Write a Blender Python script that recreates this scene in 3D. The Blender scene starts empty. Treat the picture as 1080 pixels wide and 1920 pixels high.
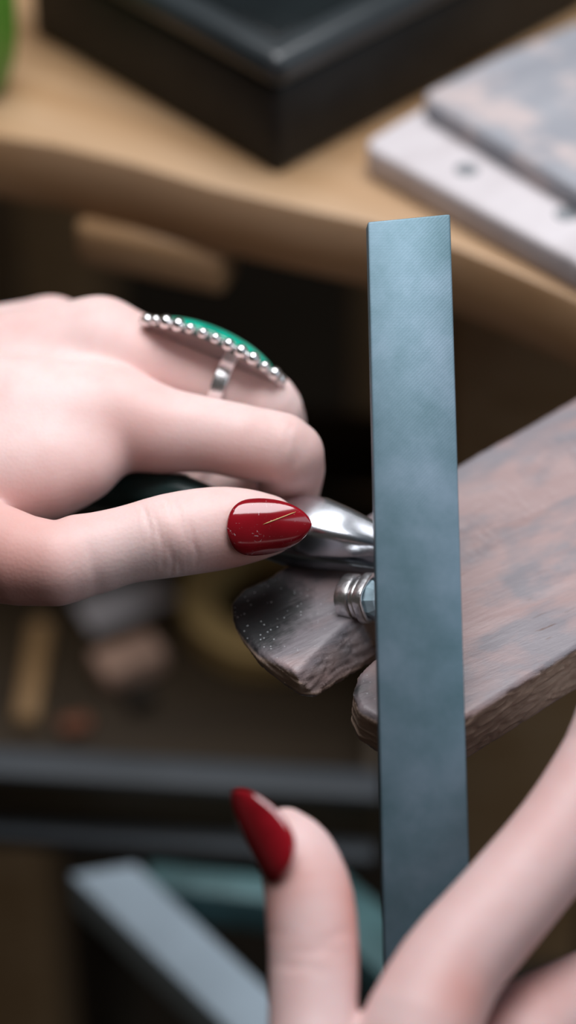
import bpy, bmesh, math, random
import numpy as np
from mathutils import Vector, Matrix, noise as mnoise

# ------------------------------------------------------------------ camera
PITCH = math.radians(42); FPX = 4500.0; DIST = 500.0; ZP = 900.0      # millimetres; ZP = top of the bench pin
DIRV = np.array([0, math.cos(PITCH), -math.sin(PITCH)])
RGT = np.array([1.0, 0, 0]); UPV = np.array([0, math.sin(PITCH), math.cos(PITCH)])
CAM = np.array([0, 0, ZP]) - DIST * DIRV
scn = bpy.context.scene
cam = bpy.data.cameras.new('camera'); camo = bpy.data.objects.new('camera', cam)
scn.collection.objects.link(camo); scn.camera = camo
camo.location = Vector(CAM * 0.001)
camo.rotation_euler = (math.pi / 2 - PITCH, 0, 0)
cam.sensor_fit = 'VERTICAL'; cam.sensor_height = 36; cam.sensor_width = 24
cam.lens = 36 * FPX / 1920
cam.clip_start = 0.02; cam.clip_end = 30
cam.dof.use_dof = True; cam.dof.focus_distance = 0.468; cam.dof.aperture_fstop = 4.9

# ------------------------------------------------------------------ world, lights, exposure
w = bpy.data.worlds.new('world'); scn.world = w; w.use_nodes = True
w.node_tree.nodes['Background'].inputs[0].default_value = (0.92, 0.84, 0.74, 1)
w.node_tree.nodes['Background'].inputs[1].default_value = 0.045
def area(name, loc, target, size, power, col):
    l = bpy.data.lights.new(name, 'AREA'); l.size = size; l.energy = power; l.color = col
    o = bpy.data.objects.new(name, l); scn.collection.objects.link(o); o.location = loc
    o.rotation_euler = (Vector(target) - Vector(loc)).to_track_quat('-Z', 'Y').to_euler()
area('bench_lamp_light', (0.03, 0.13, 1.44), (0, 0.02, 0.9), 0.40, 4.5, (0.98, 0.97, 1.0))
area('window_light', (1.0, -0.45, 1.62), (0, 0, 0.88), 0.9, 4.4, (0.78, 0.89, 1.0))
scn.view_settings.view_transform = 'Standard'; scn.view_settings.look = 'None'
scn.view_settings.exposure = 0.0; scn.view_settings.gamma = 1; scn.view_settings.use_curve_mapping = False
scn.cycles.use_denoising = True

# ------------------------------------------------------------------ helpers
def W(px, py, d):                       # photograph pixel + depth (mm) -> world point (mm)
    return CAM + d * (DIRV + RGT * (px - 540) / FPX - UPV * (py - 960) / FPX)
def U(px, py, z):                       # photograph pixel on the horizontal plane at height z (mm)
    r = DIRV + RGT * (px - 540) / FPX - UPV * (py - 960) / FPX
    return CAM + r * (z - CAM[2]) / r[2]
def unit(v): v = np.asarray(v, float); return v / np.linalg.norm(v)

def link(name, me, mat=None, parent=None):
    o = bpy.data.objects.new(name, me); scn.collection.objects.link(o)
    if mat: me.materials.append(mat)
    if parent: o.parent = parent
    return o
def tag(o, label=None, cat=None, group=None, kind=None):
    for k, v in (('label', label), ('category', cat), ('group', group), ('kind', kind)):
        if v: o[k] = v
    return o
def empty(name, loc_mm):
    o = bpy.data.objects.new(name, None); scn.collection.objects.link(o)
    o.location = Vector(np.asarray(loc_mm) * 0.001); o.empty_display_size = 0.01
    return o
def mesh(name, verts_mm, faces, mat, parent=None, smooth=True, recalc=True, bevel=0, seg=2, angle=None):
    me = bpy.data.meshes.new(name)
    v = np.asarray(verts_mm, float) * 0.001
    if parent is not None: v = v - np.array(root_loc(parent))
    me.from_pydata(v.tolist(), [], [list(map(int, f)) for f in faces]); me.update()
    if recalc or bevel:
        bm = bmesh.new(); bm.from_mesh(me)
        bmesh.ops.recalc_face_normals(bm, faces=bm.faces)
        if bevel:
            ed = [e for e in bm.edges if len(e.link_faces) == 2 and e.calc_face_angle(0) > math.radians(30)]
            bmesh.ops.bevel(bm, geom=ed, offset=bevel * 0.001, segments=seg, profile=0.5, affect='EDGES', clamp_overlap=True)
        bm.to_mesh(me); bm.free()
    if smooth:
        me.shade_smooth()
        if angle: me.set_sharp_from_angle(angle=math.radians(angle))
    return link(name, me, mat, parent)
def root_loc(o):
    l = Vector((0, 0, 0))
    while o is not None: l += o.location; o = o.parent
    return l
def prism(poly_xy, z0, z1):
    n = len(poly_xy)
    v = [(x, y, z0) for x, y in poly_xy] + [(x, y, z1) for x, y in poly_xy]
    f = [list(range(n))[::-1], list(range(n, 2 * n))] + [[i, (i + 1) % n, n + (i + 1) % n, n + i] for i in range(n)]
    return v, f
def obox(c, ax, ay, az, sx, sy, sz):    # oriented box about its centre
    c = np.asarray(c, float); v = []
    for z in (-1, 1):
        for x, y in ((-1, -1), (1, -1), (1, 1), (-1, 1)):
            v.append(c + ax * (x * sx / 2) + ay * (y * sy / 2) + az * (z * sz / 2))
    f = [[3, 2, 1, 0], [4, 5, 6, 7]] + [[i, (i + 1) % 4, 4 + (i + 1) % 4, 4 + i] for i in range(4)]
    return v, f
def loft(pts, radii, hint, n=24, sq=2.0, flat=1.0):   # closed tube; radii per station, superellipse section
    pts = [np.asarray(p, float) for p in pts]; v = []; m = len(pts)
    for i, p in enumerate(pts):
        t = unit(pts[min(i + 1, m - 1)] - pts[max(i - 1, 0)])
        s = unit(np.cross(t, hint)); h = np.cross(s, t)
        for k in range(n):
            a = 2 * math.pi * k / n; c, q = math.cos(a), math.sin(a)
            v.append(p + s * radii[i] * math.copysign(abs(c) ** (2 / sq), c) + h * radii[i] * flat * math.copysign(abs(q) ** (2 / sq), q))
    f = [[i * n + k, i * n + (k + 1) % n, (i + 1) * n + (k + 1) % n, (i + 1) * n + k] for i in range(m - 1) for k in range(n)]
    f += [list(range(n)), list(range((m - 1) * n, m * n))]
    return v, f
def lathe(c, axis, prof, n=48, closed=False):         # profile (r, h) about an axis through c
    axis = unit(axis); s = unit(np.cross(axis, (0.3, 0.9, 0.2))); t = np.cross(axis, s); v = []
    for r, h in prof:
        for k in range(n):
            a = 2 * math.pi * k / n
            v.append(np.asarray(c) + axis * h + (s * math.cos(a) + t * math.sin(a)) * r)
    m = len(prof); rng = m if closed else m - 1
    f = [[i * n + k, i * n + (k + 1) % n, ((i + 1) % m) * n + (k + 1) % n, ((i + 1) % m) * n + k] for i in range(rng) for k in range(n)]
    if not closed: f += [list(range(n)), list(range((m - 1) * n, m * n))]
    return v, f

# ------------------------------------------------------------------ signed distance bodies
def sd_cone(P, a, b, r1, r2):           # round cone from a (r1) to b (r2)
    a = np.asarray(a, np.float32); b = np.asarray(b, np.float32); ba = b - a
    l2 = float(ba @ ba); rr = r1 - r2; a2 = max(l2 - rr * rr, 1e-6); il2 = 1.0 / l2
    pa = P - a; y = pa @ ba; z = y - l2
    q = pa * l2 - y[:, None] * ba
    x2 = np.einsum('ij,ij->i', q, q)
    y2 = y * y * l2; z2 = z * z * l2
    k = math.copysign(1, rr) * rr * rr * x2
    d = (np.sqrt(x2 * a2 * il2) + y * rr) * il2 - r1
    m1 = np.sign(z) * a2 * z2 > k
    d = np.where(m1, np.sqrt(x2 + z2) * il2 - r2, d)
    m2 = (~m1) & (np.sign(y) * a2 * y2 < k)
    return np.where(m2, np.sqrt(x2 + y2) * il2 - r1, d).astype(np.float32)
def smin(a, b, k):
    h = np.maximum(k - np.abs(a - b), 0) / k
    return np.minimum(a, b) - h * h * h * k / 6.0
def smax(a, b, k): return -smin(-a, -b, k)
def surface_nets(fn, lo, hi, h, block=10):
    lo = np.asarray(lo, float); dims = np.ceil((np.asarray(hi, float) - lo) / h / block).astype(int) * block + 1
    nb = (dims - 1) // block
    bi = np.stack(np.meshgrid(*[np.arange(n) for n in nb], indexing='ij'), -1).reshape(-1, 3)
    cen = lo + (bi + 0.5) * block * h
    act = np.abs(fn(cen.astype(np.float32))) < block * h * 0.87 * 1.25 + h
    g = np.full(dims, 1e3, np.float32); loc = np.arange(block + 1)
    off = np.stack(np.meshgrid(loc, loc, loc, indexing='ij'), -1).reshape(-1, 3)
    for i in range(0, act.sum(), 200):
        b = bi[act][i:i + 200]
        idx = (b[:, None, :] * block + off[None]).reshape(-1, 3)
        g[idx[:, 0], idx[:, 1], idx[:, 2]] = fn((lo + idx * h).astype(np.float32))
    s = g < 0
    valid = np.abs(g) < 900
    nx, ny, nz = dims
    cnt = np.zeros((nx - 1, ny - 1, nz - 1), np.int8); ok = np.ones_like(cnt, bool)
    C8 = [(i, j, k) for i in (0, 1) for j in (0, 1) for k in (0, 1)]
    sl = lambda A, o: A[o[0]:nx - 1 + o[0], o[1]:ny - 1 + o[1], o[2]:nz - 1 + o[2]]
    for o in C8: cnt += sl(s, o); ok &= sl(valid, o)
    cells = np.argwhere((cnt > 0) & (cnt < 8) & ok)
    vid = np.full(cnt.shape, -1, np.int64); vid[tuple(cells.T)] = np.arange(len(cells))
    acc = np.zeros((len(cells), 3)); num = np.zeros(len(cells))
    for ax in range(3):
        for o in C8:
            if o[ax]: continue
            o2 = list(o); o2[ax] = 1
            d0 = g[tuple((cells + o).T)]; d1 = g[tuple((cells + o2).T)]
            m = (d0 < 0) != (d1 < 0)
            t = np.where(m, d0 / np.where(m, d0 - d1, 1), 0)
            p = np.tile(np.array(o, float), (len(cells), 1)); p[:, ax] = t
            acc += p * m[:, None]; num += m
    verts = lo + (cells + acc / num[:, None]) * h
    faces = []
    for ax in range(3):
        u, v = (ax + 1) % 3, (ax + 2) % 3
        a = [slice(1, -1)] * 3; a[ax] = slice(0, -1)
        b = list(a); b[ax] = slice(1, None)
        m = s[tuple(a)] != s[tuple(b)]
        e = np.argwhere(m); e[:, u] += 1; e[:, v] += 1
        if not len(e): continue
        flip = s[tuple(e.T)]
        def vi(du, dv):
            q = e.copy(); q[:, u] += du; q[:, v] += dv; return vid[tuple(q.T)]
        f = np.stack([vi(-1, -1), vi(0, -1), vi(0, 0), vi(-1, 0)], 1)
        f[~flip] = f[~flip][:, ::-1]
        faces.append(f[(f >= 0).all(1)])
    return verts, np.concatenate(faces)
def relax(V, Fc, it=2, lam=0.5):
    for _ in range(it):
        acc = np.zeros_like(V); n = np.zeros(len(V))
        for k in range(4):
            a, b = Fc[:, k], Fc[:, (k + 1) % 4]
            np.add.at(acc, a, V[b]); np.add.at(acc, b, V[a]); np.add.at(n, a, 1); np.add.at(n, b, 1)
        V = V + lam * (acc / np.maximum(n, 1)[:, None] - V)
    return V
def vnormals(V, Fc):
    fn = np.cross(V[Fc[:, 2]] - V[Fc[:, 0]], V[Fc[:, 3]] - V[Fc[:, 1]])
    N = np.zeros_like(V)
    for k in range(4): np.add.at(N, Fc[:, k], fn)
    return N / np.maximum(np.linalg.norm(N, axis=1), 1e-9)[:, None]
def net_mesh(name, V, Fc, mat, parent, attrs=None):
    me = bpy.data.meshes.new(name)
    v = V * 0.001 - (np.array(root_loc(parent)) if parent else 0)
    me.vertices.add(len(v)); me.vertices.foreach_set('co', v.astype(np.float32).ravel())
    me.loops.add(Fc.size); me.loops.foreach_set('vertex_index', Fc.astype(np.int32).ravel())
    me.polygons.add(len(Fc)); me.polygons.foreach_set('loop_start', np.arange(0, Fc.size, 4, dtype=np.int32))
    me.update(calc_edges=True); me.validate()
    for k, a in (attrs or {}).items():
        at = me.attributes.new(k, 'FLOAT', 'POINT'); at.data.foreach_set('value', np.asarray(a, np.float32))
    me.shade_smooth()
    return link(name, me, mat, parent)

# ------------------------------------------------------------------ materials
def new_mat(name):
    m = bpy.data.materials.new(name); m.use_nodes = True
    nt = m.node_tree; b = nt.nodes['Principled BSDF']
    return m, nt, b
def N(nt, typ, **kw):
    n = nt.nodes.new(typ)
    for k, v in kw.items():
        if k in n.inputs: n.inputs[k].default_value = v
        else: setattr(n, k, v)
    return n
def coords(nt, scale, rotz=0):
    tc = N(nt, 'ShaderNodeTexCoord'); mp = N(nt, 'ShaderNodeMapping')
    mp.inputs['Scale'].default_value = scale if isinstance(scale, tuple) else (scale,) * 3
    mp.inputs['Rotation'].default_value = (0, 0, rotz)
    nt.links.new(tc.outputs['Object'], mp.inputs[0]); return mp.outputs[0]
def coords2(nt, rotz, scale):           # rotate first, then stretch
    tc = N(nt, 'ShaderNodeTexCoord'); a = N(nt, 'ShaderNodeMapping'); b = N(nt, 'ShaderNodeMapping')
    a.inputs['Rotation'].default_value = (0, 0, rotz); b.inputs['Scale'].default_value = scale
    nt.links.new(tc.outputs['Object'], a.inputs[0]); nt.links.new(a.outputs[0], b.inputs[0]); return b.outputs[0]
def ramp(nt, src, stops):
    r = N(nt, 'ShaderNodeValToRGB'); cr = r.color_ramp
    while len(cr.elements) > 1: cr.elements.remove(cr.elements[0])
    cr.elements[0].position = stops[0][0]; cr.elements[0].color = (*stops[0][1], 1)
    for p, c in stops[1:]:
        e = cr.elements.new(p); e.color = (*c, 1)
    nt.links.new(src, r.inputs[0]); return r.outputs[0]
def mixc(nt, fac, a, b, mode='MIX'):
    m = N(nt, 'ShaderNodeMix', data_type='RGBA', blend_type=mode)
    for i, s in ((0, fac), (6, a), (7, b)):
        if hasattr(s, 'links'): nt.links.new(s, m.inputs[i])
        else: m.inputs[i].default_value = s if i == 0 else (*s, 1)
    return m.outputs[2]
def bump(nt, b, src, strength, dist):
    n = N(nt, 'ShaderNodeBump'); n.inputs['Strength'].default_value = strength; n.inputs['Distance'].default_value = dist
    nt.links.new(src, n.inputs['Height']); nt.links.new(n.outputs[0], b.inputs['Normal']); return n
def noise(nt, vec, scale, detail=4, rough=0.5, dist=0.0):
    n = N(nt, 'ShaderNodeTexNoise'); n.inputs['Scale'].default_value = scale; n.inputs['Detail'].default_value = detail
    n.inputs['Roughness'].default_value = rough; n.inputs['Distortion'].default_value = dist
    nt.links.new(vec, n.inputs['Vector']); return n.outputs['Fac']
def plain(name, col, rough=0.5, metal=0.0, var=0.15, sc=60.0, bmp=0.0, coat=0.0):
    m, nt, b = new_mat(name)
    f = noise(nt, coords(nt, 1.0), sc, 5)
    dark = tuple(c * (1 - var) for c in col); lite = tuple(min(1, c * (1 + var)) for c in col)
    nt.links.new(ramp(nt, f, [(0.3, dark), (0.7, lite)]), b.inputs['Base Color'])
    b.inputs['Roughness'].default_value = rough; b.inputs['Metallic'].default_value = metal
    b.inputs['Coat Weight'].default_value = coat
    if max(col) < 0.03: b.inputs['Specular IOR Level'].default_value = 0.3
    if bmp: bump(nt, b, f, 0.5, bmp)
    return m
def wood(name, c0, c1, c2, rotz=0.0, rough=0.5, stretch=(6, 90, 90), bmp=0.0003, smudge=None):
    m, nt, b = new_mat(name)
    v = coords2(nt, rotz, stretch)
    g = noise(nt, v, 1.0, 6, 0.6, 0.6)
    c = ramp(nt, g, [(0.28, c0), (0.5, c1), (0.72, c2)])
    if smudge:
        s = noise(nt, coords(nt, 1.0), smudge[1], 3, 0.55)
        mask = ramp(nt, s, [(smudge[2], (0, 0, 0)), (smudge[3], (1, 1, 1))])
        c = mixc(nt, mask, c, smudge[0])
    nt.links.new(c, b.inputs['Base Color']); b.inputs['Roughness'].default_value = rough
    if bmp: bump(nt, b, g, 0.6, bmp)
    return m
def skin_mat(name, base=(0.83, 0.635, 0.605)):
    m, nt, b = new_mat(name)
    at = N(nt, 'ShaderNodeAttribute', attribute_name='red')
    v = coords(nt, 1.0)
    f = noise(nt, v, 55, 3); f2 = noise(nt, v, 260, 4)
    c = ramp(nt, f, [(0.3, (base[0] * 0.94, base[1] * 0.86, base[2] * 0.85)), (0.7, base)])
    c = mixc(nt, at.outputs['Fac'], c, (0.62, 0.25, 0.20))
    c = mixc(nt, ramp(nt, f2, [(0.45, (0, 0, 0)), (0.75, (0.16, 0.16, 0.16))]), c, (0.70, 0.36, 0.32))
    nt.links.new(c, b.inputs['Base Color'])
    b.inputs['Roughness'].default_value = 0.5; b.inputs['Specular IOR Level'].default_value = 0.38
    b.inputs['Subsurface Weight'].default_value = 0.35
    b.inputs['Subsurface Radius'].default_value = (1.0, 0.35, 0.2); b.inputs['Subsurface Scale'].default_value = 0.003
    vo = N(nt, 'ShaderNodeTexVoronoi'); vo.inputs['Scale'].default_value = 1300; nt.links.new(v, vo.inputs['Vector'])
    nz = noise(nt, v, 700, 4)
    mx = N(nt, 'ShaderNodeMath', operation='ADD'); nt.links.new(vo.outputs['Distance'], mx.inputs[0]); nt.links.new(nz, mx.inputs[1])
    bump(nt, b, mx.outputs[0], 0.13, 0.00022)
    return m
def nail_mat(name, flecks):
    m, nt, b = new_mat(name)
    v = coords(nt, 1.0); c = (0.24, 0.004, 0.010)
    f = noise(nt, v, 120, 2)
    col = ramp(nt, f, [(0.3, (0.20, 0.003, 0.008)), (0.7, (0.30, 0.006, 0.014))])
    if flecks:
        s = noise(nt, coords(nt, (1, 0.7, 1.4)), 620, 3, 0.7, 1.5)
        col = mixc(nt, ramp(nt, s, [(0.65, (0, 0, 0)), (0.71, (0.75, 0.75, 0.75))]), col, (0.62, 0.50, 0.52))
    nt.links.new(col, b.inputs['Base Color'])
    b.inputs['Roughness'].default_value = 0.14; b.inputs['Coat Weight'].default_value = 0.7; b.inputs['Coat Roughness'].default_value = 0.05
    return m
M = {}
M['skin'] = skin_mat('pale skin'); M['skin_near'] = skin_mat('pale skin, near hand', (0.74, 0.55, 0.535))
M['nail'] = nail_mat('red nail polish with dust', True); M['nail_plain'] = nail_mat('red nail polish', False)
M['bench'] = wood('honey bench wood', (0.31, 0.170, 0.074), (0.42, 0.255, 0.128), (0.49, 0.325, 0.19), math.radians(28), 0.38, (5, 70, 70))
M['bench_dark'] = wood('shop worn bench frame wood', (0.30, 0.17, 0.07), (0.42, 0.25, 0.11), (0.5, 0.31, 0.15), 0, 0.55, (8, 60, 60))
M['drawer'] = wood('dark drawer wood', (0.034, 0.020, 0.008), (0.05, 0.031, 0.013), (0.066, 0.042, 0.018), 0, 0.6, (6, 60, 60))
M['board_white'] = wood('whitewashed board', (0.52, 0.48, 0.49), (0.62, 0.585, 0.60), (0.70, 0.67, 0.69), math.radians(-40), 0.55, (8, 50, 50), 0.0003, ((0.25, 0.24, 0.26), 45, 0.60, 0.74))
M['board_grey'] = wood('grey weathered board', (0.22, 0.23, 0.26), (0.32, 0.33, 0.36), (0.44, 0.43, 0.46), math.radians(-40), 0.6, (8, 50, 50), 0.0004, ((0.50, 0.43, 0.42), 75, 0.46, 0.64))
M['black'] = plain('black enamelled steel', (0.010, 0.010, 0.009), 0.55, 0.0, 0.3, 90, 0.0)
M['black_lid'] = plain('black lid plate', (0.008, 0.011, 0.012), 0.16, 0.0, 0.35, 40, 0.0)
M['black_rim'] = plain('black lid rim', (0.022, 0.028, 0.031), 0.3, 0.0, 0.2, 40)
M['steel'] = plain('polished pliers steel', (0.74, 0.78, 0.84), 0.27, 1.0, 0.08, 200)
M['steel_dull'] = plain('dull dark steel', (0.20, 0.22, 0.24), 0.35, 1.0, 0.2, 200)
M['silver'] = plain('silver', (0.93, 0.92, 0.93), 0.26, 1.0, 0.08, 400)
M['silver_worn'] = plain('brushed unfinished silver', (0.85, 0.85, 0.87), 0.30, 1.0, 0.2, 900, 0.0002)
M['stone'] = plain('green turquoise stone', (0.0, 0.36, 0.24), 0.15, 0.0, 0.25, 200, 0, 0.5)
M['gem'] = plain('pale blue stone', (0.55, 0.75, 0.86), 0.06, 0.0, 0.2, 500, 0, 0.8)
M['grip'] = plain('dark green handle grip', (0.010, 0.035, 0.033), 0.4, 0.0, 0.3, 150)
M['rail_steel'] = plain('blue grey painted steel', (0.55, 0.68, 0.78), 0.4, 0.1, 0.1, 30)
M['teal'] = plain('teal worn paint', (0.10, 0.21, 0.22), 0.5, 0.1, 0.35, 60)
M['rim'] = plain('grey drawer rim', (0.065, 0.075, 0.085), 0.5, 0.1, 0.15, 30)
M['knot'] = plain('grey blue knot', (0.22, 0.235, 0.25), 0.6, 0, 0.2, 200)
M['tape'] = plain('tan roll', (0.62, 0.42, 0.17), 0.6, 0, 0.12, 60)
M['card'] = plain('white card', (0.78, 0.73, 0.74), 0.7, 0, 0.05, 60)
M['cork'] = plain('pinkish block', (0.60, 0.38, 0.28), 0.8, 0, 0.15, 60)
M['dark'] = plain('dark brown', (0.035, 0.024, 0.014), 0.7, 0, 0.2, 30)
M['rust'] = plain('reddish brown', (0.22, 0.08, 0.04), 0.7, 0, 0.2, 60)
M['floor'] = plain('dark floor', (0.05, 0.035, 0.022), 0.7, 0, 0.25, 8)
M['green'] = plain('green plastic', (0.10, 0.26, 0.03), 0.4, 0, 0.2, 30)
# the file: steel with cross-cut teeth, reflected sky blue put into its base colour
m, nt, b = new_mat('cross cut file steel'); M['file'] = m
v = coords(nt, 1.0)
f1 = noise(nt, v, 70, 5, 0.6)
nt.links.new(ramp(nt, f1, [(0.3, (0.085, 0.155, 0.185)), (0.5, (0.125, 0.20, 0.245)), (0.75, (0.19, 0.265, 0.33))]), b.inputs['Base Color'])
b.inputs['Metallic'].default_value = 0.55; b.inputs['Roughness'].default_value = 0.5
w1 = N(nt, 'ShaderNodeTexWave', wave_type='BANDS', bands_direction='DIAGONAL'); w1.inputs['Scale'].default_value = 800
w2 = N(nt, 'ShaderNodeTexWave', wave_type='BANDS', bands_direction='X'); w2.inputs['Scale'].default_value = 1000
nt.links.new(v, w1.inputs['Vector']); nt.links.new(v, w2.inputs['Vector'])
ad = N(nt, 'ShaderNodeMath', operation='ADD'); nt.links.new(w1.outputs['Fac'], ad.inputs[0]); nt.links.new(w2.outputs['Fac'], ad.inputs[1])
bump(nt, b, ad.outputs[0], 0.10, 0.00006)
# the bench pin: pinkish worn hardwood, grey smudges, metal dust stain at the prong tip
m, nt, b = new_mat('worn bench pin wood'); M['pin'] = m
PIN_ROT = math.radians(-30)
v = coords2(nt, PIN_ROT, (14, 120, 120))
g = noise(nt, v, 1.0, 7, 0.6, 0.5)
c = ramp(nt, g, [(0.25, (0.30, 0.205, 0.195)), (0.5, (0.365, 0.26, 0.252)), (0.75, (0.43, 0.32, 0.312))])
s = noise(nt, coords2(nt, PIN_ROT, (40, 75, 60)), 1.0, 5, 0.6, 0.3)
c = mixc(nt, ramp(nt, s, [(0.44, (0, 0, 0)), (0.60, (0.9, 0.9, 0.9))]), c, (0.215, 0.205, 0.225))
pk = noise(nt, v, 9, 3, 0.6)
c = mixc(nt, ramp(nt, pk, [(0.66, (0, 0, 0)), (0.76, (1, 1, 1))]), c, (0.15, 0.10, 0.09))
at = N(nt, 'ShaderNodeAttribute', attribute_name='stain')
gf = N(nt, 'ShaderNodeMath', operation='MULTIPLY_ADD'); nt.links.new(noise(nt, coords(nt, 1.0), 140, 5, 0.65), gf.inputs[0]); gf.inputs[1].default_value = 1.1
nt.links.new(at.outputs['Fac'], gf.inputs[2])
c = mixc(nt, ramp(nt, gf.outputs[0], [(0.2, (0, 0, 0)), (0.85, (0.8, 0.8, 0.8))]), c, (0.17, 0.15, 0.165))
sn = noise(nt, coords(nt, 1.0), 260, 5, 0.65)
st = N(nt, 'ShaderNodeMath', operation='MULTIPLY_ADD'); nt.links.new(sn, st.inputs[0]); st.inputs[1].default_value = 0.9
nt.links.new(at.outputs['Fac'], st.inputs[2])
c = mixc(nt, ramp(nt, st.outputs[0], [(0.62, (0, 0, 0)), (1.25, (0.96, 0.96, 0.96))]), c, (0.018, 0.021, 0.022))
sd = N(nt, 'ShaderNodeAttribute', attribute_name='side')
c = mixc(nt, sd.outputs['Fac'], c, mixc(nt, g, (0.20, 0.13, 0.09), (0.62, 0.46, 0.36)))
gl = N(nt, 'ShaderNodeTexVoronoi'); gl.inputs['Scale'].default_value = 1500; nt.links.new(coords(nt, 1.0), gl.inputs['Vector'])
gm = N(nt, 'ShaderNodeMath', operation='LESS_THAN'); gm.inputs[1].default_value = 0.22; nt.links.new(gl.outputs['Distance'], gm.inputs[0])
gs_ = N(nt, 'ShaderNodeSeparateColor'); nt.links.new(gl.outputs['Color'], gs_.inputs[0])
g2 = N(nt, 'ShaderNodeMath', operation='GREATER_THAN'); g2.inputs[1].default_value = 0.80; nt.links.new(gs_.outputs[0], g2.inputs[0])
g3 = N(nt, 'ShaderNodeMath', operation='MULTIPLY'); nt.links.new(gm.outputs[0], g3.inputs[0]); nt.links.new(g2.outputs[0], g3.inputs[1])
g4 = N(nt, 'ShaderNodeMath', operation='MULTIPLY', use_clamp=True); nt.links.new(g3.outputs[0], g4.inputs[0])
g5 = N(nt, 'ShaderNodeMath', operation='ADD', use_clamp=True); nt.links.new(at.outputs['Fac'], g5.inputs[0]); g5.inputs[1].default_value = 0.25; nt.links.new(g5.outputs[0], g4.inputs[1])
c = mixc(nt, g4.outputs[0], c, (0.62, 0.66, 0.68))
nt.links.new(c, b.inputs['Base Color'])
b.inputs['Roughness'].default_value = 0.42
fine = noise(nt, coords2(nt, PIN_ROT, (120, 700, 700)), 1.0, 5, 0.7)
bump(nt, b, fine, 0.4, 0.0005)

# ------------------------------------------------------------------ setting: floor
fl = mesh('floor', *obox((0, 200, -10), np.array([1, 0, 0]), np.array([0, 1, 0]), np.array([0, 0, 1]), 4000, 4000, 20), M['floor'], smooth=False)
tag(fl, kind='structure')
X, Y, Z = np.eye(3)

# ------------------------------------------------------------------ workbench
BT = 20.0
edge_px = [(0, 255), (100, 270), (250, 306), (400, 351), (550, 386), (690, 417), (850, 462), (970, 512), (1080, 562)]
edge = [U(x, y, ZP)[:2] for x, y in edge_px]
d0 = unit(edge[0] - edge[1]); d1 = unit(edge[-1] - edge[-2])
edge = [edge[0] + d0 * 120 + np.array([0, 40]), edge[0] + d0 * 50 + np.array([0, 6])] + edge + [edge[-1] + d1 * 60 + np.array([0, -12]), edge[-1] + d1 * 150 + np.array([20, -60])]
bench = empty('workbench', (0, 300, 0))
poly = [tuple(p) for p in edge] + [(edge[-1][0], 900), (edge[0][0], 900)]
mesh('bench_top', *prism(poly, ZP - BT, ZP), M['bench'], bench, bevel=1.8, angle=40)
def leg_(x0, x1, y0, y1): mesh('leg', *obox(((x0 + x1) / 2, (y0 + y1) / 2, (ZP - BT) / 2), X, Y, Z, x1 - x0, y1 - y0, ZP - BT), M['bench'], bench, bevel=2)
leg_(47, 105, 165, 215); leg_(-190, -92, 195, 245); leg_(47, 105, 820, 870); leg_(-170, -112, 820, 870)
# short rail under the bench edge, rounded at its right end
ra = U(150, 420, 876); rb = U(432, 505, 872)
ax = unit((rb - ra) * (1, 1, 0)); ay = np.array([-ax[1], ax[0], 0])
c0 = (ra + rb) / 2; L = np.linalg.norm((rb - ra)[:2])
mesh('rail', *obox((c0[0] + ay[0] * 1, c0[1] + ay[1] * 1, ZP - BT - 7.2), ax, ay, Z, L, 12, 14), M['bench'], bench, bevel=3, seg=3, angle=50)
tag(bench, 'honey coloured wooden workbench with a curved front edge', 'workbench')

# ------------------------------------------------------------------ bench pin (V-notched wedge of wood)
pin_px = [(1240, 652), (870, 861), (500, 1066), (452, 1080), (424, 1108), (434, 1152), (480, 1212), (562, 1262), (610, 1262), (655, 1232),
          (730, 1165), (800, 1120), (745, 1205), (700, 1232), (668, 1262), (658, 1300), (672, 1330), (712, 1352), (800, 1372), (880, 1343), (1080, 1216), (1620, 880)]
pp = np.array([U(x, y, ZP)[:2] for x, y in pin_px]); PT = 13.5
def sd_poly(P2):
    d = np.full(len(P2), 1e9); sg = np.ones(len(P2)); n = len(pp)
    for i in range(n):
        a, b_ = pp[i], pp[i - 1]
        e = b_ - a; q = P2 - a
        t = np.clip((q @ e) / (e @ e), 0, 1); r = q - t[:, None] * e
        d = np.minimum(d, np.einsum('ij,ij->i', r, r))
        c1 = P2[:, 1] >= a[1]; c2 = P2[:, 1] < b_[1]; c3 = e[0] * q[:, 1] > e[1] * q[:, 0]
        fl_ = (c1 & c2 & c3) | (~c1 & ~c2 & ~c3); sg = np.where(fl_, -sg, sg)
    return sg * np.sqrt(d)
def plane_through(a, b_, down, side_hint):   # plane holding line ab, falling by `down` radians away from it toward side_hint
    t = unit(b_ - a); h = unit(np.array([-t[1], t[0], 0.0]))
    if h @ side_hint < 0: h = -h
    nrm = h * math.sin(down) + np.array([0, 0, 1]) * math.cos(down)
    return nrm, a
A1 = U(556, 1250, ZP); B1 = U(662, 1158, ZP)
rt = unit(B1 - A1); RL = np.linalg.norm(B1 - A1)
fn1, fa1 = plane_through(A1, B1, math.radians(60), np.array([0.6, -0.8, 0]))
A2 = U(640, 1010, ZP); B2 = U(600, 1215, ZP)
fn2, fa2 = plane_through(A2, B2, math.radians(9), np.array([-1.0, 0, 0]))
A3 = U(486, 1085, ZP - 0.6); B3 = U(556, 1252, ZP - 0.6)
fn3, fa3 = plane_through(A3, B3, math.radians(13), np.array([-1.0, -0.3, 0]))
M1 = U(622, 1262, ZP); M2 = U(800, 1125, ZP); mt = unit((M2 - M1)[:2]); mn = np.array([-mt[1], mt[0]])
if mn @ (A1[:2] - M1[:2]) < 0: mn = -mn
ua = U(437, 1116, ZP) - np.array([0, 0, 4.6]); uh = unit((U(437, 1116, ZP) - U(800, 1120, ZP)) * (1, 1, 0))
un = unit(uh * math.sin(math.radians(10.5)) - np.array([0, 0, 1]) * math.cos(math.radians(10.5)))
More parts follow.
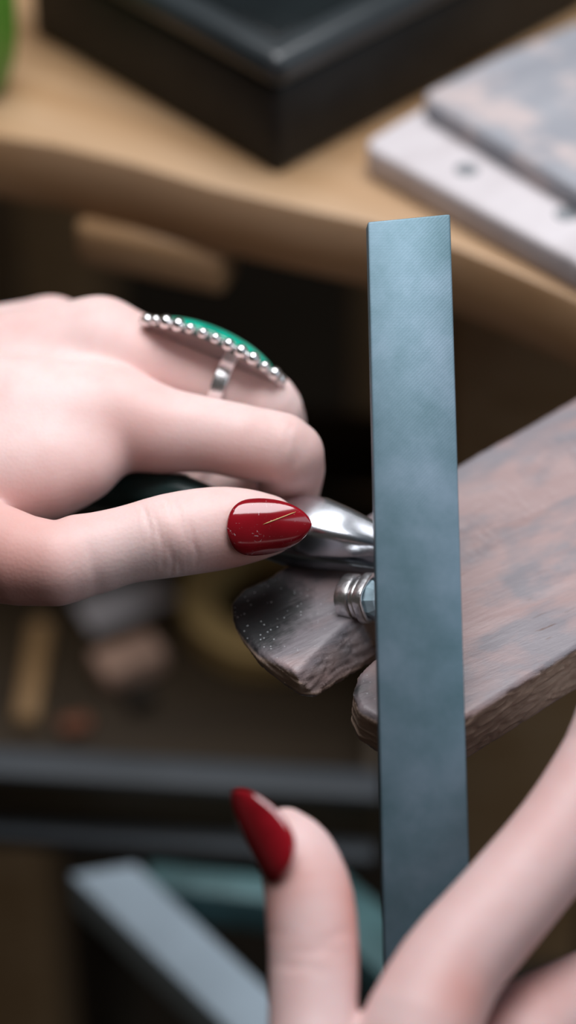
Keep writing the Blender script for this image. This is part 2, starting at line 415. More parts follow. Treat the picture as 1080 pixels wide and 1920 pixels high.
def pin_sdf(P):
    d2 = sd_poly(P[:, :2].astype(float)); r = 1.6
    wx = d2 + r; wz = np.abs(P[:, 2] - (ZP - PT / 2)) - PT / 2 + r
    d = np.minimum(np.maximum(wx, wz), 0) + np.sqrt(np.maximum(wx, 0) ** 2 + np.maximum(wz, 0) ** 2) - r
    side = (P[:, :2] - M1[:2]) @ mn
    R = np.minimum(np.minimum((P - fa1) @ fn1, side), RL + 2.0 - (P - fa1) @ rt)
    d = smax(d, R, 0.6)
    d = smax(d, (P - ua) @ un, 2.0)
    d = smax(d, (P - fa2) @ fn2 * 1.0, 3.0)
    d = smax(d, np.minimum((P - fa3) @ fn3, side), 0.8)
    return d.astype(np.float32)
lo = (pp[:, 0].min() - 3, pp[:, 1].min() - 3, ZP - PT - 2); hi = (pp[:, 0].max() + 3, pp[:, 1].max() + 3, ZP + 2)
V, Fc = surface_nets(pin_sdf, lo, hi, 0.55)
V = relax(V, Fc, 1); Nn = vnormals(V, Fc)
gd = unit(np.array([math.cos(-PIN_ROT), math.sin(-PIN_ROT), 0])); gs = np.array([-gd[1], gd[0], 0])
disp = np.zeros(len(V)); horiz = 1 - np.abs(Nn[:, 2])
along = V @ gd; across = V @ gs
tipd = np.hypot(V[:, 0] - U(470, 1130, ZP)[0], V[:, 1] - U(470, 1130, ZP)[1])
frontface = ((V - fa1) @ fn1 > -0.7) & ((V[:, :2] - M1[:2]) @ mn > 0)
for i in range(len(V)):
    p = V[i]
    n1 = mnoise.noise(Vector((along[i] * 0.10, across[i] * 0.22, p[2] * 0.25)))
    dd = 0.22 * n1
    if horiz[i] > 0.25:
        wv = along[i] * 0.10 + 0.9 * mnoise.noise(Vector((along[i] * 0.12, p[2] * 0.3, 7)))
        rg = mnoise.noise(Vector((along[i] * 0.14, p[2] * 0.85 + wv * 0.8, across[i] * 0.05)))
        rg2 = mnoise.noise(Vector((along[i] * 0.35, p[2] * 1.9 + wv, 3.3)))
        dd -= horiz[i] * (1.25 * max(0, 0.25 - abs(rg)) * 4 * 0.55 + 0.3 * max(0, rg2))
    if frontface[i]:
        dd -= 0.28 * max(0, mnoise.noise(Vector((along[i] * 1.4, across[i] * 0.25, p[2] * 0.2))))
    disp[i] = dd
V = V + Nn * disp[:, None]
stain = np.clip(1.18 - tipd / 13.5, -0.7, 0.72)
tip2 = U(664, 1292, ZP); t2d = np.hypot(V[:, 0] - tip2[0], V[:, 1] - tip2[1]); stain = np.maximum(stain, 0.55 - t2d / 11.0)
stain = np.where(frontface, stain * 0.6 + 0.05, stain)
sidea = np.clip((horiz - 0.45) / 0.3, 0, 1) * np.where(frontface, 0.8, 1)
pin = net_mesh('bench_pin', V, Fc, M['pin'], None, {'stain': stain, 'side': sidea})
tag(pin, 'worn pinkish wooden bench pin with a V notch and metal dusted tip', 'bench pin')

# ------------------------------------------------------------------ hands
def pxr(p): px, py, d, r = p; return W(px, py, d), r * d / FPX
class Hand:
    def __init__(s): s.groups = []
    def chain(s, pts, k=5.0, join=6.0):             # joints as (px, py, depth, radius px), rounded into a smooth run
        q = np.array(pts, float); out = []
        ext = np.vstack([2 * q[0] - q[1], q, 2 * q[-1] - q[-2]])
        for i in range(1, len(ext) - 2):
            p0, p1, p2, p3 = ext[i - 1:i + 3]
            far = p1[0] < -200 or p1[1] > 2100
            for u in ([0.0] if far else [0, 0.34, 0.67]):
                out.append(0.5 * (2 * p1 + (p2 - p0) * u + (2 * p0 - 5 * p1 + 4 * p2 - p3) * u * u + (3 * p1 - p0 - 3 * p2 + p3) * u ** 3))
        out.append(ext[-2])
        s.groups.append(([pxr(p) for p in out], 0.05, join))
    def sdf(s, P):
        res = None
        for pts, k, join in s.groups:
            d = None
            for (a, r1), (b_, r2) in zip(pts[:-1], pts[1:]):
                e = sd_cone(P, a, b_, r1, r2)
                d = e if d is None else smin(d, e, k)
            res = d if res is None else smin(res, d, join)
        return res
    def bounds(s, pad=4, clip=None):
        A = np.array([p for g, _, _ in s.groups for p, _ in g]); R = np.array([r for g, _, _ in s.groups for _, r in g])
        return (A - R[:, None]).min(0) - pad, (A + R[:, None]).max(0) + pad
def gauss(x, s): return np.exp(-(x / s) ** 2)
def crease(V, Nn, p, ax, offs, depth, sig, wob=0.5, face=None, seed=0.0):
    ax = unit(ax); q = V - p; t = q @ ax; rad = np.linalg.norm(q - t[:, None] * ax, axis=1)
    near = rad < 14
    fm = np.ones(len(V)) if face is None else np.clip((Nn @ unit(face)) * 1.6 - 0.2, 0, 1)
    sx = q @ unit(np.cross(ax, DIRV))
    out = np.zeros(len(V))
    for j, o in enumerate(offs):
        wv = wob * np.sin(sx * 0.55 + j * 2.1 + seed) + wob * 0.5 * np.sin(sx * 1.3 + j * 4.0)
        am = 0.55 + 0.45 * np.sin(sx * 0.4 + j * 1.7 + seed)
        out -= depth * am * gauss(t - o - wv, sig)
    return out * near * fm
def redness(V, spots):
    r = np.zeros(len(V))
    for (px, py, d), rad, am in spots:
        r += am * gauss(np.linalg.norm(V - W(px, py, d), axis=1), rad)
    return np.clip(r * 1.45, 0, 0.75)
def nail(parent, mat, base, tip, nrm, halfw, R, curve=0.8, thick=0.5, sink=0.9, scratch=None):
    ax = unit(tip - base); nrm = unit(nrm - (nrm @ ax) * ax); sd_ = np.cross(ax, nrm); L = np.linalg.norm(tip - base)
    nu, nv = 28, 17; top = []; bot = []
    for i in range(nu):
        u = 0.5 - 0.5 * math.cos(math.pi * i / (nu - 1)); pk = 0.36
        h = (max(0, 1 - ((pk - u) / pk) ** 2.6)) ** 0.5 if u < pk else max(0, 1 - ((u - pk) / (1 - pk)) ** 2.0) ** 0.56
        h = max(h, 0.02) * halfw
        for j in range(nv):
            s = -1 + 2 * j / (nv - 1); x = h * s
            z = -(R - math.sqrt(max(R * R - x * x, 0))) - curve * ((u - 0.35) / 0.65) ** 2 - sink * max(0, 1 - u / 0.12) ** 2
            p = base + ax * (u * L) + sd_ * x + nrm * z
            e = 1 - abs(s) ** 6
            top.append(p + nrm * thick * (0.25 + 0.75 * e)); bot.append(p - nrm * 0.25)
    n = nu * nv; f = []
    for i in range(nu - 1):
        for j in range(nv - 1):
            a = i * nv + j; q = [a, a + 1, a + nv + 1, a + nv]
            f.append(q); f.append([n + k for k in q[::-1]])
    ring = [j for j in range(nv)] + [i * nv + nv - 1 for i in range(1, nu)] + [(nu - 1) * nv + j for j in range(nv - 2, -1, -1)] + [i * nv for i in range(nu - 2, 0, -1)]
    for i in range(len(ring)):
        a, b_ = ring[i], ring[(i + 1) % len(ring)]; f.append([a, b_, n + b_, n + a])
    o = mesh('fingernail', top + bot, f, mat, parent)
    if scratch:
        pts = []
        for i in range(9):
            u, x = [a + (c - a) * i / 8 for a, c in zip(*scratch)]
            pts.append(base + ax * (u * L) + sd_ * x + nrm * (thick - (R - math.sqrt(R * R - x * x)) - curve * ((u - 0.35) / 0.65) ** 2 + 0.02))
        mesh('scratch', *loft(pts, [0.03] + [0.1] * 7 + [0.03], nrm, 8), M['tape'], o)
    return o

# --- left hand: holds the pliers, wears the turquoise ring
H = Hand()
H.chain([(-1150, 930, 545, 215), (-420, 840, 514, 165)], 8, 8)                                          # forearm
H.chain([(-420, 800, 520, 150), (-60, 785, 500, 125), (215, 783, 497, 97)], 8, 8)                       # index metacarpal
H.chain([(-400, 780, 522, 135), (185, 655, 512, 98)], 6, 9)
H.chain([(-400, 760, 540, 120), (95, 640, 530, 84)], 6, 7)
H.chain([(-400, 780, 556, 105), (10, 690, 553, 74)], 6, 9)
H.chain([(-420, 900, 500, 150), (-120, 900, 490, 118), (60, 890, 489, 93), (110, 885, 489, 79), (146, 880, 489, 64)], 6, 16)   # web
H.chain([(-420, 930, 500, 150), (40, 1050, 470, 86), (150, 1043, 470, 79), (235, 1022, 471, 73), (320, 1004, 472, 79),
         (400, 992, 474, 79), (455, 987, 475, 71), (500, 985, 477, 58)], 5, 3.0)                         # thumb
H.chain([(215, 783, 497, 97), (300, 806, 494, 82), (385, 815, 492, 71), (470, 832, 490, 70), (543, 852, 488, 65), (537, 940, 505.5, 57),
         (528, 975, 511, 54), (440, 1000, 525, 50), (390, 1005, 530, 42)], 3.5, 1.6)                     # index
H.chain([(185, 655, 512, 98), (300, 690, 510, 79), (400, 720, 508, 71), (470, 748, 507, 66), (508, 768, 506, 60), (520, 850, 522, 56),
         (500, 900, 530, 52), (420, 925, 538, 46)], 3.5, 1.6)                                            # middle
H.chain([(95, 640, 530, 84), (280, 715, 534, 68), (440, 800, 540, 58), (440, 890, 556, 52), (360, 930, 560, 44)], 3.5, 1.6)
H.chain([(10, 690, 553, 74), (180, 760, 560, 56), (300, 830, 566, 50), (300, 900, 580, 44), (240, 930, 580, 38)], 3.5, 1.6)
blo, bhi = H.bounds()
V, Fc = surface_nets(H.sdf, blo, bhi, 0.55)
V = relax(V, Fc, 2); Nn = vnormals(V, Fc)
towards = -DIRV
dp = crease(V, Nn, W(322, 1004, 472), W(400, 992, 474) - W(235, 1022, 471), [-5.0, -3.3, -1.8, -0.3, 1.4, 3.0], 0.30, 0.45, 0.22, towards)
dp += 0.5 * gauss(np.linalg.norm(V - W(325, 1000, 464), axis=1), 5)
dp += crease(V, Nn, W(560, 850, 488), W(470, 832, 490) - W(385, 815, 492), [-1.5, 0.6], 0.14, 0.7, 0.4, towards)
# the fold between thumb and palm running back from the web, and soft tendons on the back of the hand
for a, b_, dep, sg in ((W(185, 905, 480), W(120, 950, 474), 0.45, 1.0), (W(235, 880, 484), W(170, 920, 478), 0.35, 0.8)):
    e = b_ - a; t = np.clip(((V - a) @ e) / (e @ e), 0, 1); r_ = np.linalg.norm(V - a - t[:, None] * e, axis=1)
    dp -= dep * gauss(r_, sg * 2)
V = V + Nn * dp[:, None]
V = relax(V, Fc, 1, 0.3)
red = redness(V, [((590, 860, 484), 6, 0.12), ((560, 920, 490), 8, 0.3), ((440, 895, 486), 9, 0.25), ((290, 890, 490), 8, 0.15), ((40, 1110, 466), 12, 0.5), ((320, 1005, 464), 6, 0.12),
                  ((430, 1040, 470), 8, 0.25), ((160, 930, 480), 8, 0.2), ((470, 1050, 470), 8, 0.3), ((300, 600, 503), 10, 0.12), ((10, 1000, 470), 14, 0.25), ((235, 790, 487), 9, 0.2)])
lh = net_mesh('hand', V, Fc, M['skin'], None, {'red': red})
tag(lh, 'pale hand with a green stone ring, thumb pressing on steel pliers', 'hand')
SCR = 1.0 if np.cross(W(585, 983, 467.6) - W(426, 993, 465.0), -DIRV) @ UPV > 0 else -1.0
nail(lh, M['nail'], W(426, 993, 465.0), W(585, 983, 467.6), -DIRV - UPV * 0.06, 5.6, 7.6, 0.8, 0.5, 0.45, ((0.42, 0.6 * SCR), (0.82, 2.6 * SCR)))

# --- right hand: holds the file from below
H = Hand()
H.chain([(840, 2700, 400, 240), (800, 2250, 408, 190), (790, 2040, 412, 118)], 8, 8)
H.chain([(870, 2700, 405, 230), (980, 2130, 420, 120)], 8, 10)
H.chain([(840, 2700, 400, 220), (640, 2230, 405, 120), (592, 2060, 408, 92), (586, 1920, 414, 84), (588, 1800, 419, 85), (580, 1690, 423, 84), (560, 1610, 426, 72), (536, 1560, 428, 46)], 5, 6)
H.chain([(790, 2040, 412, 118), (778, 1968, 411, 116), (838, 1826, 417, 101), (936, 1706, 423, 95), (1054, 1562, 430, 91), (1138, 1425, 436, 88), (1180, 1330, 440, 86),
         (1215, 1420, 458, 76), (1235, 1500, 470, 68), (1215, 1570, 484, 58)], 5, 2.5)
H.chain([(980, 2130, 420, 120), (985, 1960, 426, 100), (1060, 1895, 432, 92), (1200, 1830, 440, 86), (1290, 1790, 446, 82), (1280, 1880, 466, 72), (1240, 1930, 478, 60)], 4, 1.6)
H.chain([(900, 2750, 412, 200), (1070, 2200, 428, 108), (1125, 2065, 434, 92), (1262, 1985, 442, 82), (1335, 1965, 456, 76), (1310, 2050, 476, 66), (1260, 2090, 484, 56)], 4, 2.5)
H.chain([(920, 2800, 420, 170), (1130, 2320, 436, 92), (1200, 2200, 442, 76), (1305, 2140, 450, 68), (1350, 2140, 466, 60), (1310, 2190, 480, 52)], 4, 2.5)
blo, bhi = H.bounds(); 
V, Fc = surface_nets(H.sdf, blo, bhi, 0.7)
V = relax(V, Fc, 2); Nn = vnormals(V, Fc)
dp = np.zeros(len(V)) + crease(V, Nn, W(590, 1790, 410), UPV, [-2.5, 0, 2.2], 0.2, 0.8, 0.5, -DIRV)
V = V + Nn * dp[:, None]
red = redness(V, [((870, 1870, 407), 7, 0.45), ((640, 1680, 423), 6, 0.4), ((660, 1780, 419), 7, 0.35), ((510, 1740, 420), 5, 0.2), ((1040, 1640, 425), 14, 0.15), ((1000, 1850, 424), 10, 0.3), ((560, 1640, 418), 5, 0.3), ((505, 1690, 421), 5, 0.3), ((655, 1720, 422), 5, 0.3)])
rh = net_mesh('hand', V, Fc, M['skin_near'], None, {'red': red})
tag(rh, 'pale hand holding the lower end of the file, thumb raised', 'hand')
nail(rh, M['nail_plain'], W(519, 1652, 417.6), W(434, 1484, 423.5), unit(-RGT * 0.87 - UPV * 0.49) * 0.72 - DIRV * 0.69, 6.0, 7.4, 0.6, 0.5, 0.45)

# ------------------------------------------------------------------ file
tip = W(767, 408, 466); low = W(805, 1860, 441)
fa = unit(tip - low); nrm = unit(-DIRV - ((-DIRV) @ fa) * fa + 0.06 * RGT); nrm = unit(nrm - (nrm @ fa) * fa); fs = unit(np.cross(fa, nrm))
fr = empty('file', low)
L = np.linalg.norm(tip - low); mid = (tip + low) / 2 - nrm * 1.9
TIPS = -1.0 if (np.cross(fa, fs) @ nrm > 0) == (fs @ RGT < 0) else 1.0
fb = mesh('blade', *obox((0, 0, 0), X, Y, Z, L, 16.2, 3.8), M['file'], None, bevel=0.45, angle=40)
for vv in fb.data.vertices:
    if vv.co.x > L * 0.0004: vv.co.x += 0.10 * vv.co.y * TIPS
fb.parent = fr
fb.matrix_local = Matrix.Translation(Vector((mid - low) * 0.001)) @ Matrix((fa, fs if np.cross(fa, fs) @ nrm > 0 else -fs, nrm)).transposed().to_4x4()
mesh('tang', *loft([low - nrm * 1.9 + fa * 1, low - nrm * 1.9 - fa * 10], [6.0, 3.0], nrm, 12, 4, 0.4), M['steel_dull'], fr, angle=40)
mesh('handle', *loft([low - nrm * 1.9 - fa * k for k in (8, 9, 14, 22, 34, 46, 52, 54)], [4, 5.2, 6.0, 6.6, 7.4, 7.0, 5.5, 2.5], nrm, 24), M['bench_dark'], fr)
tag(fr, 'flat steel hand file laid upright across the bench pin', 'file')

# ------------------------------------------------------------------ pliers
pl = empty('pliers', W(480, 988, 486))
up = Z + 0.12 * RGT - 0.15 * Y
cpts = [(496, 970, 489.2, 25), (525, 973, 488.6, 32), (562, 979, 487.2, 47), (600, 989, 483.5, 51), (650, 1000, 482.5, 42), (700, 1012, 481.5, 30), (740, 1024, 481, 20), (765, 1030, 481, 14)]
mesh('jaw', *loft([W(x, y, d) for x, y, d, r in cpts], [r * d / FPX for x, y, d, r in cpts], up, 32, 4.2, 0.86), M['steel'], pl, angle=60)
cp2 = [(470, 1005, 495, 28), (540, 1030, 490, 29), (600, 1042, 486.5, 25), (650, 1050, 485.2, 20), (700, 1060, 484, 15), (740, 1066, 483.5, 10)]
j2 = mesh('jaw', *loft([W(x, y, d) for x, y, d, r in cp2], [r * d / FPX for x, y, d, r in cp2], up, 24, 3.6, 0.8), M['steel_dull'], pl, angle=60)
mesh('pivot', *lathe(W(452, 985, 496), up, [(4.2, -3.5), (4.6, -3), (4.6, 3), (4.0, 3.4)], 28), M['steel_dull'], pl, angle=40)
h1 = [(470, 980, 493, 30), (420, 955, 493, 32), (340, 926, 494, 37), (270, 921, 499, 38), (200, 919, 508, 39), (130, 917, 519, 38), (60, 914, 530, 36)]
mesh('handle', *loft([W(x, y, d) for x, y, d, r in h1], [r * d / FPX for x, y, d, r in h1], up, 20), M['grip'], pl)
h2 = [(470, 1003, 498, 26), (400, 985, 499, 28), (320, 962, 503, 32), (250, 955, 506, 32), (236, 953, 507, 22)]
mesh('handle', *loft([W(x, y, d) for x, y, d, r in h2], [r * d / FPX for x, y, d, r in h2], up, 20), M['grip'], pl)
tag(pl, 'polished steel pliers with dark grips held over the bench pin', 'pliers')

# ------------------------------------------------------------------ silver ring being filed
rc = W(706, 1122, 476.5)
rax = unit(RGT * 0.80 - DIRV * 0.48 - UPV * 0.02)
wr = empty('ring', rc)
def sq_ring(c, axis, ro, ri, h0, h1, e=3.0, n=56):
    axis = unit(axis); t = unit(np.array([0, 0, 1.0]) - axis[2] * axis); s = np.cross(t, axis); v = []
    prof = [(ro, h0), (ro, h1), (ri, h1), (ri, h0)]
    for r, h in prof:
        for k in range(n):
            a = 2 * math.pi * k / n; cc, ss = math.cos(a), math.sin(a)
            v.append(c + axis * h + s * r * math.copysign(abs(cc) ** (2 / e), cc) + t * r * 0.92 * math.copysign(abs(ss) ** (2 / e), ss))
    f = [[i * n + k, i * n + (k + 1) % n, ((i + 1) % 4) * n + (k + 1) % n, ((i + 1) % 4) * n + k] for i in range(4) for k in range(n)]
    return v, f
mesh('band', *sq_ring(rc, rax, 4.6, 3.5, -7.2, -4.4, 2.6), M['silver_worn'], wr, bevel=0.25, angle=40)
mesh('band', *sq_ring(rc, rax, 4.3, 3.4, -4.3, -3.0, 2.6), M['silver'], wr, bevel=0.3, angle=40)
mesh('bezel', *sq_ring(rc, rax, 4.7, 3.8, -2.9, -0.9, 3.2), M['silver_worn'], wr, bevel=0.25, angle=40)
mesh('stone', *lathe(rc, rax, [(0.1, -2.6), (3.6, -2.2), (3.6, -0.7), (2.9, 0.7), (1.5, 1.3), (0.1, 1.4)], 8), M['gem'], wr, smooth=False)
tag(wr, 'small unfinished silver ring on the bench pin beside the file', 'ring')

# ------------------------------------------------------------------ turquoise ring worn on the middle finger
A = W(272, 596, 505); B = W(532, 706, 499.5)
ra = unit(B - A); rcn = (A + B) / 2
rn = unit(UPV * 0.92 + DIRV * 0.16); rn = unit(rn - (rn @ ra) * ra); rs = unit(np.cross(ra, rn))
if rs @ DIRV > 0: rs = -rs
gr = empty('ring', rcn)
LA, LB = np.linalg.norm(B - A) / 2, 8.2
def ell(a, h, k=1.0): return rcn + ra * (math.cos(a) * LA * k) + rs * (math.sin(a) * LB * k) + rn * h
def arch(a, k): return -1.5 * (math.cos(a) * k) ** 2          # the plate bends over the finger lengthwise
n = 64
v = []; prof = [(0.98, -0.7), (1.0, 0.1), (0.90, 0.5), (0.86, 1.0)]
for k, h in prof: v += [ell(2 * math.pi * i / n, h + arch(2 * math.pi * i / n, k), k) for i in range(n)]
f = [[q * n + i, q * n + (i + 1) % n, (q + 1) * n + (i + 1) % n, (q + 1) * n + i] for q in range(3) for i in range(n)]
f += [list(range(n)), list(range(3 * n, 4 * n))]
mesh('bezel', v, f, M['silver'], gr, angle=50)
v = []; ks = [0.86, 0.84, 0.78, 0.66, 0.5, 0.3, 0.12]
for q, k in enumerate(ks):
    h = 1.0 + 2.9 * math.sqrt(max(0, 1 - (k / 0.862) ** 2.2))
    v += [ell(2 * math.pi * i / n, h + arch(2 * math.pi * i / n, k), k) for i in range(n)]
f = [[q * n + i, q * n + (i + 1) % n, (q + 1) * n + (i + 1) % n, (q + 1) * n + i] for q in range(len(ks) - 1) for i in range(n)]
f += [list(range(n)), list(range((len(ks) - 1) * n, len(ks) * n))]
mesh('stone', v, f, M['stone'], gr)
bm = bmesh.new(); bmesh.ops.create_uvsphere(bm, u_segments=12, v_segments=8, radius=0.00155)
bead_me = bpy.data.meshes.new('bead'); bm.to_mesh(bead_me); bm.free(); bead_me.shade_smooth(); bead_me.materials.append(M['silver'])
rng = random.Random(4)
tt = np.linspace(0, 2 * math.pi, 721)[:-1]; PT_ = np.array([ell(a, 0, 0.95) for a in tt])
sl_ = np.concatenate([[0], np.cumsum(np.linalg.norm(np.diff(PT_, axis=0), axis=1))]); nb_ = 26
for i in range(nb_):
    a = tt[np.searchsorted(sl_, sl_[-1] * i / nb_ * 0.999)]
    o = bpy.data.objects.new('bead', bead_me); scn.collection.objects.link(o); o.parent = gr
    o.location = Vector((ell(a, 0.45 + arch(a, 0.95), 0.97) - rcn) * 0.001); sc = rng.choice((0.75, 0.9, 1.0, 1.0)); o.scale = (sc,) * 3
# shank round the finger, forked into a V under the plate
fc = W(420, 730, 507.5); fr_ = 8.1
sv = []; n = 60; t_ = unit(W(470, 748, 507) - W(330, 698, 509)); b1 = unit(rn - (rn @ t_) * t_); b2 = np.cross(t_, b1)
def strip(name, path, wid, thick):
    v = []; m_ = len(path)
    for i, (p, out) in enumerate(path):
        for sx_, so in ((-1, -1), (1, -1), (1, 1), (-1, 1)):
            v.append(p + t_ * sx_ * wid[i] / 2 + out * so * thick / 2)
    f = [[i * 4 + k, i * 4 + (k + 1) % 4, (i + 1) * 4 + (k + 1) % 4, (i + 1) * 4 + k] for i in range(m_ - 1) for k in range(4)] + [[0, 1, 2, 3], [m_ * 4 - 4 + k for k in range(4)]]
    return mesh(name, v, f, M['silver'], gr, bevel=0.3, angle=50)
path = []
for i in range(41):
    a = math.radians(52 + 256 * i / 40); out = b1 * math.cos(a) + b2 * math.sin(a)
    path.append((fc + out * (fr_ + 0.35), out))
strip('shank', path, [3.2] * 41, 1.1)
for sgn in (1, -1):
    for dv in (-1, 1):
        pth = []
        for i in range(11):
            u_ = i / 10; a = sgn * math.radians(54 - 40 * u_); out = b1 * math.cos(a) + b2 * math.sin(a)
            pth.append((fc + out * (fr_ + 0.35 + 0.9 * u_ * u_) + t_ * dv * (0.8 + 2.6 * u_ ** 1.3), out))
        strip('shank_fork', pth, [1.7] * 11, 1.1)
tag(gr, 'silver finger ring with a long green stone and beaded rim', 'ring')

# ------------------------------------------------------------------ black box on the bench
bc = U(520, 336, ZP); bl = unit((U(130, 108, ZP) - bc) * (1, 1, 0)); br = np.array([-bl[1], bl[0], 0.0])
if br[0] < 0: br = -br
bx = empty('box', bc + bl * 45 + br * 50)
WL, WR = 96, 120
def bpoly(ins): return [tuple((bc + bl * a + br * q)[:2]) for a, q in ((ins, ins), (ins, WR - ins), (WL - ins, WR - ins), (WL - ins, ins))]
mesh('body', *prism(bpoly(0.8), ZP + 0.05, ZP + 25), M['black'], bx, bevel=2.5, seg=3, angle=40)
mesh('lid', *prism(bpoly(-0.8), ZP + 25.05, ZP + 34), M['black_rim'], bx, bevel=3.6, seg=4, angle=40)
mesh('top_plate', *prism(bpoly(6), ZP + 33.8, ZP + 34.6), M['black_lid'], bx, bevel=0.4, angle=40)
tag(bx, 'black lidded box with a dark glossy top on the workbench', 'box')

# ------------------------------------------------------------------ two worn boards, one on the other
def board(name, p0, p1, wid, z0, th, mat, label, hole=None):
    a = unit((p1 - p0) * (1, 1, 0)); q = np.array([-a[1], a[0], 0.0])
    L = 130.0; r = random.Random(th)
    pts = [p0 + a * 2.5, p0 + a * 40 - q * 0.3, p0 + a * L, p0 + a * L + q * wid, p0 + a * 1.5 + q * wid, p0 - a * 0.4 + q * wid * 0.5, p0 + q * 2.5]
    o = mesh(name, *prism([tuple(p[:2]) for p in pts], z0, z0 + th), mat, None, bevel=1.6, seg=3, angle=45)
    tag(o, label, 'board'); return o
T1, T2 = 9.0, 6.5
board('wooden_board', U(676, 266, ZP + T1), U(1080, 486, ZP + T1), 46, ZP + 0.05, T1, M['board_white'], 'pale whitewashed wooden board lying on the bench')
board('wooden_board', U(784, 176, ZP + T1 + T2), U(1080, 352, ZP + T1 + T2), 56, ZP + T1 + 0.1, T2, M['board_grey'], 'grey weathered wooden board resting on the pale board')

for px, py in ((875, 318), (1062, 402)):
    kc = U(px, py, ZP + T1)
    mesh('knot', *lathe(kc, Z, [(2.9, -0.6), (2.9, 0.05), (2.2, 0.2), (1.0, 0.12)], 24), M['knot'], bpy.data.objects['wooden_board'])
# ------------------------------------------------------------------ green bottle at the edge of the bench
gb = U(-20, 190, ZP)
gbo = empty('bottle', gb)
mesh('body', *lathe(gb + np.array([-4.6, 6, 0.05]), Z, [(5, 0), (7, 0.4), (9.5, 3), (11.5, 9), (12.5, 16), (13, 34), (12, 42), (8, 48), (4, 50), (4, 54)], 40), M['green'], gbo)
mesh('cap', *lathe(gb + np.array([-4.6, 6, 54.1]), Z, [(5, 0), (5.4, 0.5), (5.4, 9), (4.8, 10)], 28), M['card'], gbo, angle=40)
tag(gbo, 'green rounded bottle at the far left of the bench', 'bottle')

# ------------------------------------------------------------------ pull-out drawer under the pin, with odds and ends
ZF, ZR = 705.0, 740.0
f0 = U(0, 1425, ZR); f1 = U(700, 1468, ZR); da = unit((f1 - f0) * (1, 1, 0)); db = np.array([-da[1], da[0], 0.0])
dr = empty('drawer', (f0 + f1) / 2 * (1, 1, 0) + np.array([0, 60, ZF - 6]))
fm = (f0 + f1) / 2
fm = fm - da * 37
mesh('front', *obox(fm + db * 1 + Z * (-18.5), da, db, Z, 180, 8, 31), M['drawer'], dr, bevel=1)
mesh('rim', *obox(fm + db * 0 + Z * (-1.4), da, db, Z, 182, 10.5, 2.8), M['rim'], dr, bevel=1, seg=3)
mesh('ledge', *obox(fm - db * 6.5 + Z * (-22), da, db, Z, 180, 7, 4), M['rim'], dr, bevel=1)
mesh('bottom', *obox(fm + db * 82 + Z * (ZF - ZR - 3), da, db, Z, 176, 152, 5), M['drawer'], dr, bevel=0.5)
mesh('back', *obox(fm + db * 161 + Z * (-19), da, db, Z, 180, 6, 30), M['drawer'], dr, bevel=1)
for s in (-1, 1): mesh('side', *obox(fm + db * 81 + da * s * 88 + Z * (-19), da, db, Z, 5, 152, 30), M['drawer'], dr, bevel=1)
tag(dr, 'dark open wooden drawer with a grey rim below the bench pin', 'drawer')
def flat(px, py, z): return U(px, py, z)
def onfloor(name, px, py, ang, sx, sy, h, mat, label, cat, bev=1.0, tilt=0.0):
    c = flat(px, py, ZF + h); a = np.array([math.cos(ang), math.sin(ang), 0]); q = np.array([-a[1], a[0], 0])
    a2 = a * math.cos(tilt) + Z * math.sin(tilt); n2 = np.cross(a2, q)
    o = mesh(name, *obox(c - Z * (h / 2 - 0.2) + Z * abs(math.sin(tilt)) * sx / 2, a2, q, n2, sx, sy, h), mat, None, bevel=bev, seg=2, angle=40)
    return tag(o, label, cat)
onfloor('card', 235, 1125, math.radians(28), 30, 15, 2.0, M['card'], 'pale card lying in the open drawer', 'card', 0.3)
onfloor('wood_block', 240, 1222, math.radians(30), 21, 12, 9, M['cork'], 'pinkish brown block lying in the open drawer', 'block', 1.5)
onfloor('wood_stick', 62, 1250, math.radians(88), 42, 7, 6, M['bench_dark'], 'brown wooden stick lying at the left in the drawer', 'stick', 1.5)
onfloor('wax_lump', 140, 1350, math.radians(15), 10, 6, 5, M['rust'], 'small reddish brown lump near the drawer front', 'lump', 2)
onfloor('tool_case', 262, 1292, math.radians(20), 9, 7, 7, M['dark'], 'small dark piece beside the pinkish block in the drawer', 'case', 1.5)
tc_ = U(512, 1112, ZF + 10)
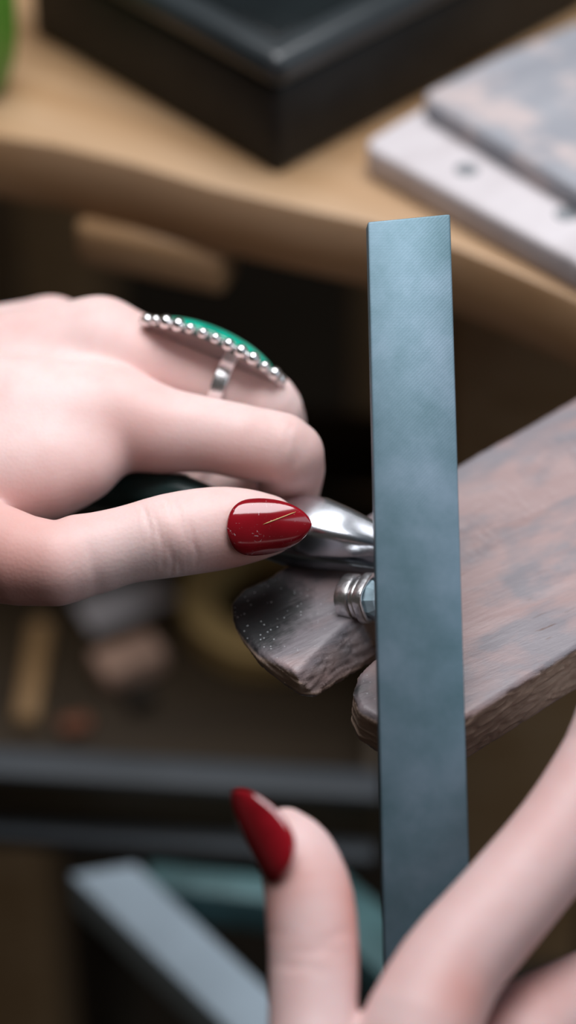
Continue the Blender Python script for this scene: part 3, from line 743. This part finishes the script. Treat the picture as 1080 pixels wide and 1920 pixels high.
tr = mesh('tape_roll', *lathe((tc_[0], tc_[1], ZF + 0.2), Z, [(29, 0.4), (29, 9.6), (28.6, 10), (18.4, 10), (18, 9.6), (18, 0.4), (18.4, 0), (28.6, 0)], 64, True), M['tape'], None, angle=40)
tag(tr, 'tan ring shaped roll lying in the open drawer', 'tape')

# ------------------------------------------------------------------ steel frame stand below
ZS = 722.0
e0 = U(190, 1622, ZS); e1 = U(480, 1900, ZS); sa = unit((e1 - e0) * (1, 1, 0)); sb = np.array([-sa[1], sa[0], 0.0])
stn = empty('stand', (e0 + sa * 120 + sb * 90) * (1, 1, 0))
TW = 15.0
def railbox(name, p, q, z, wd, ht, mat):
    a = unit((q - p) * (1, 1, 0)); t = np.array([-a[1], a[0], 0.0]); L = np.linalg.norm((q - p)[:2]); c = (p + q) / 2
    return mesh(name, *obox((c[0], c[1], z - ht / 2), a, t, Z, L, wd, ht), mat, stn, bevel=1, angle=40)
k0 = U(190, 1634, ZS); k1 = k0 + sa * 300
br_dir = unit((U(600, 1640, ZS) - U(250, 1632, ZS)) * (1, 1, 0))
e2 = U(130, 1638, ZS); e3 = U(254, 1618, ZS); SW = 56.0
for off in (0, SW):
    q = [e2 + br_dir * off, e3 + br_dir * off, e3 + br_dir * off + sa * 290, e2 + br_dir * off + sa * 290]
    mesh('rail', *prism([tuple(p[:2]) for p in q], ZS - 15, ZS), M['rail_steel'] if off == 0 else M['teal'], stn, bevel=1, angle=40)
for off in (4, 282): railbox('rail', e3 + sa * off + br_dir * 0.5, e2 + sa * off + br_dir * (SW - 0.5), ZS - 1, 9, 14, M['teal'])
railbox('shelf', k0 + sa * 150 + br_dir * 6, k0 + sa * 150 + br_dir * (SW + 6), ZS - 60, 260, 3, M['dark'])
for p in (k0, k1, k0 + br_dir * SW, k1 + br_dir * SW):
    mesh('leg', *obox((p[0], p[1], (ZS - 15) / 2), sa, sb, Z, 13, 13, ZS - 15), M['dark'], stn, bevel=1)
tag(stn, 'blue grey steel frame stand below the bench', 'stand')
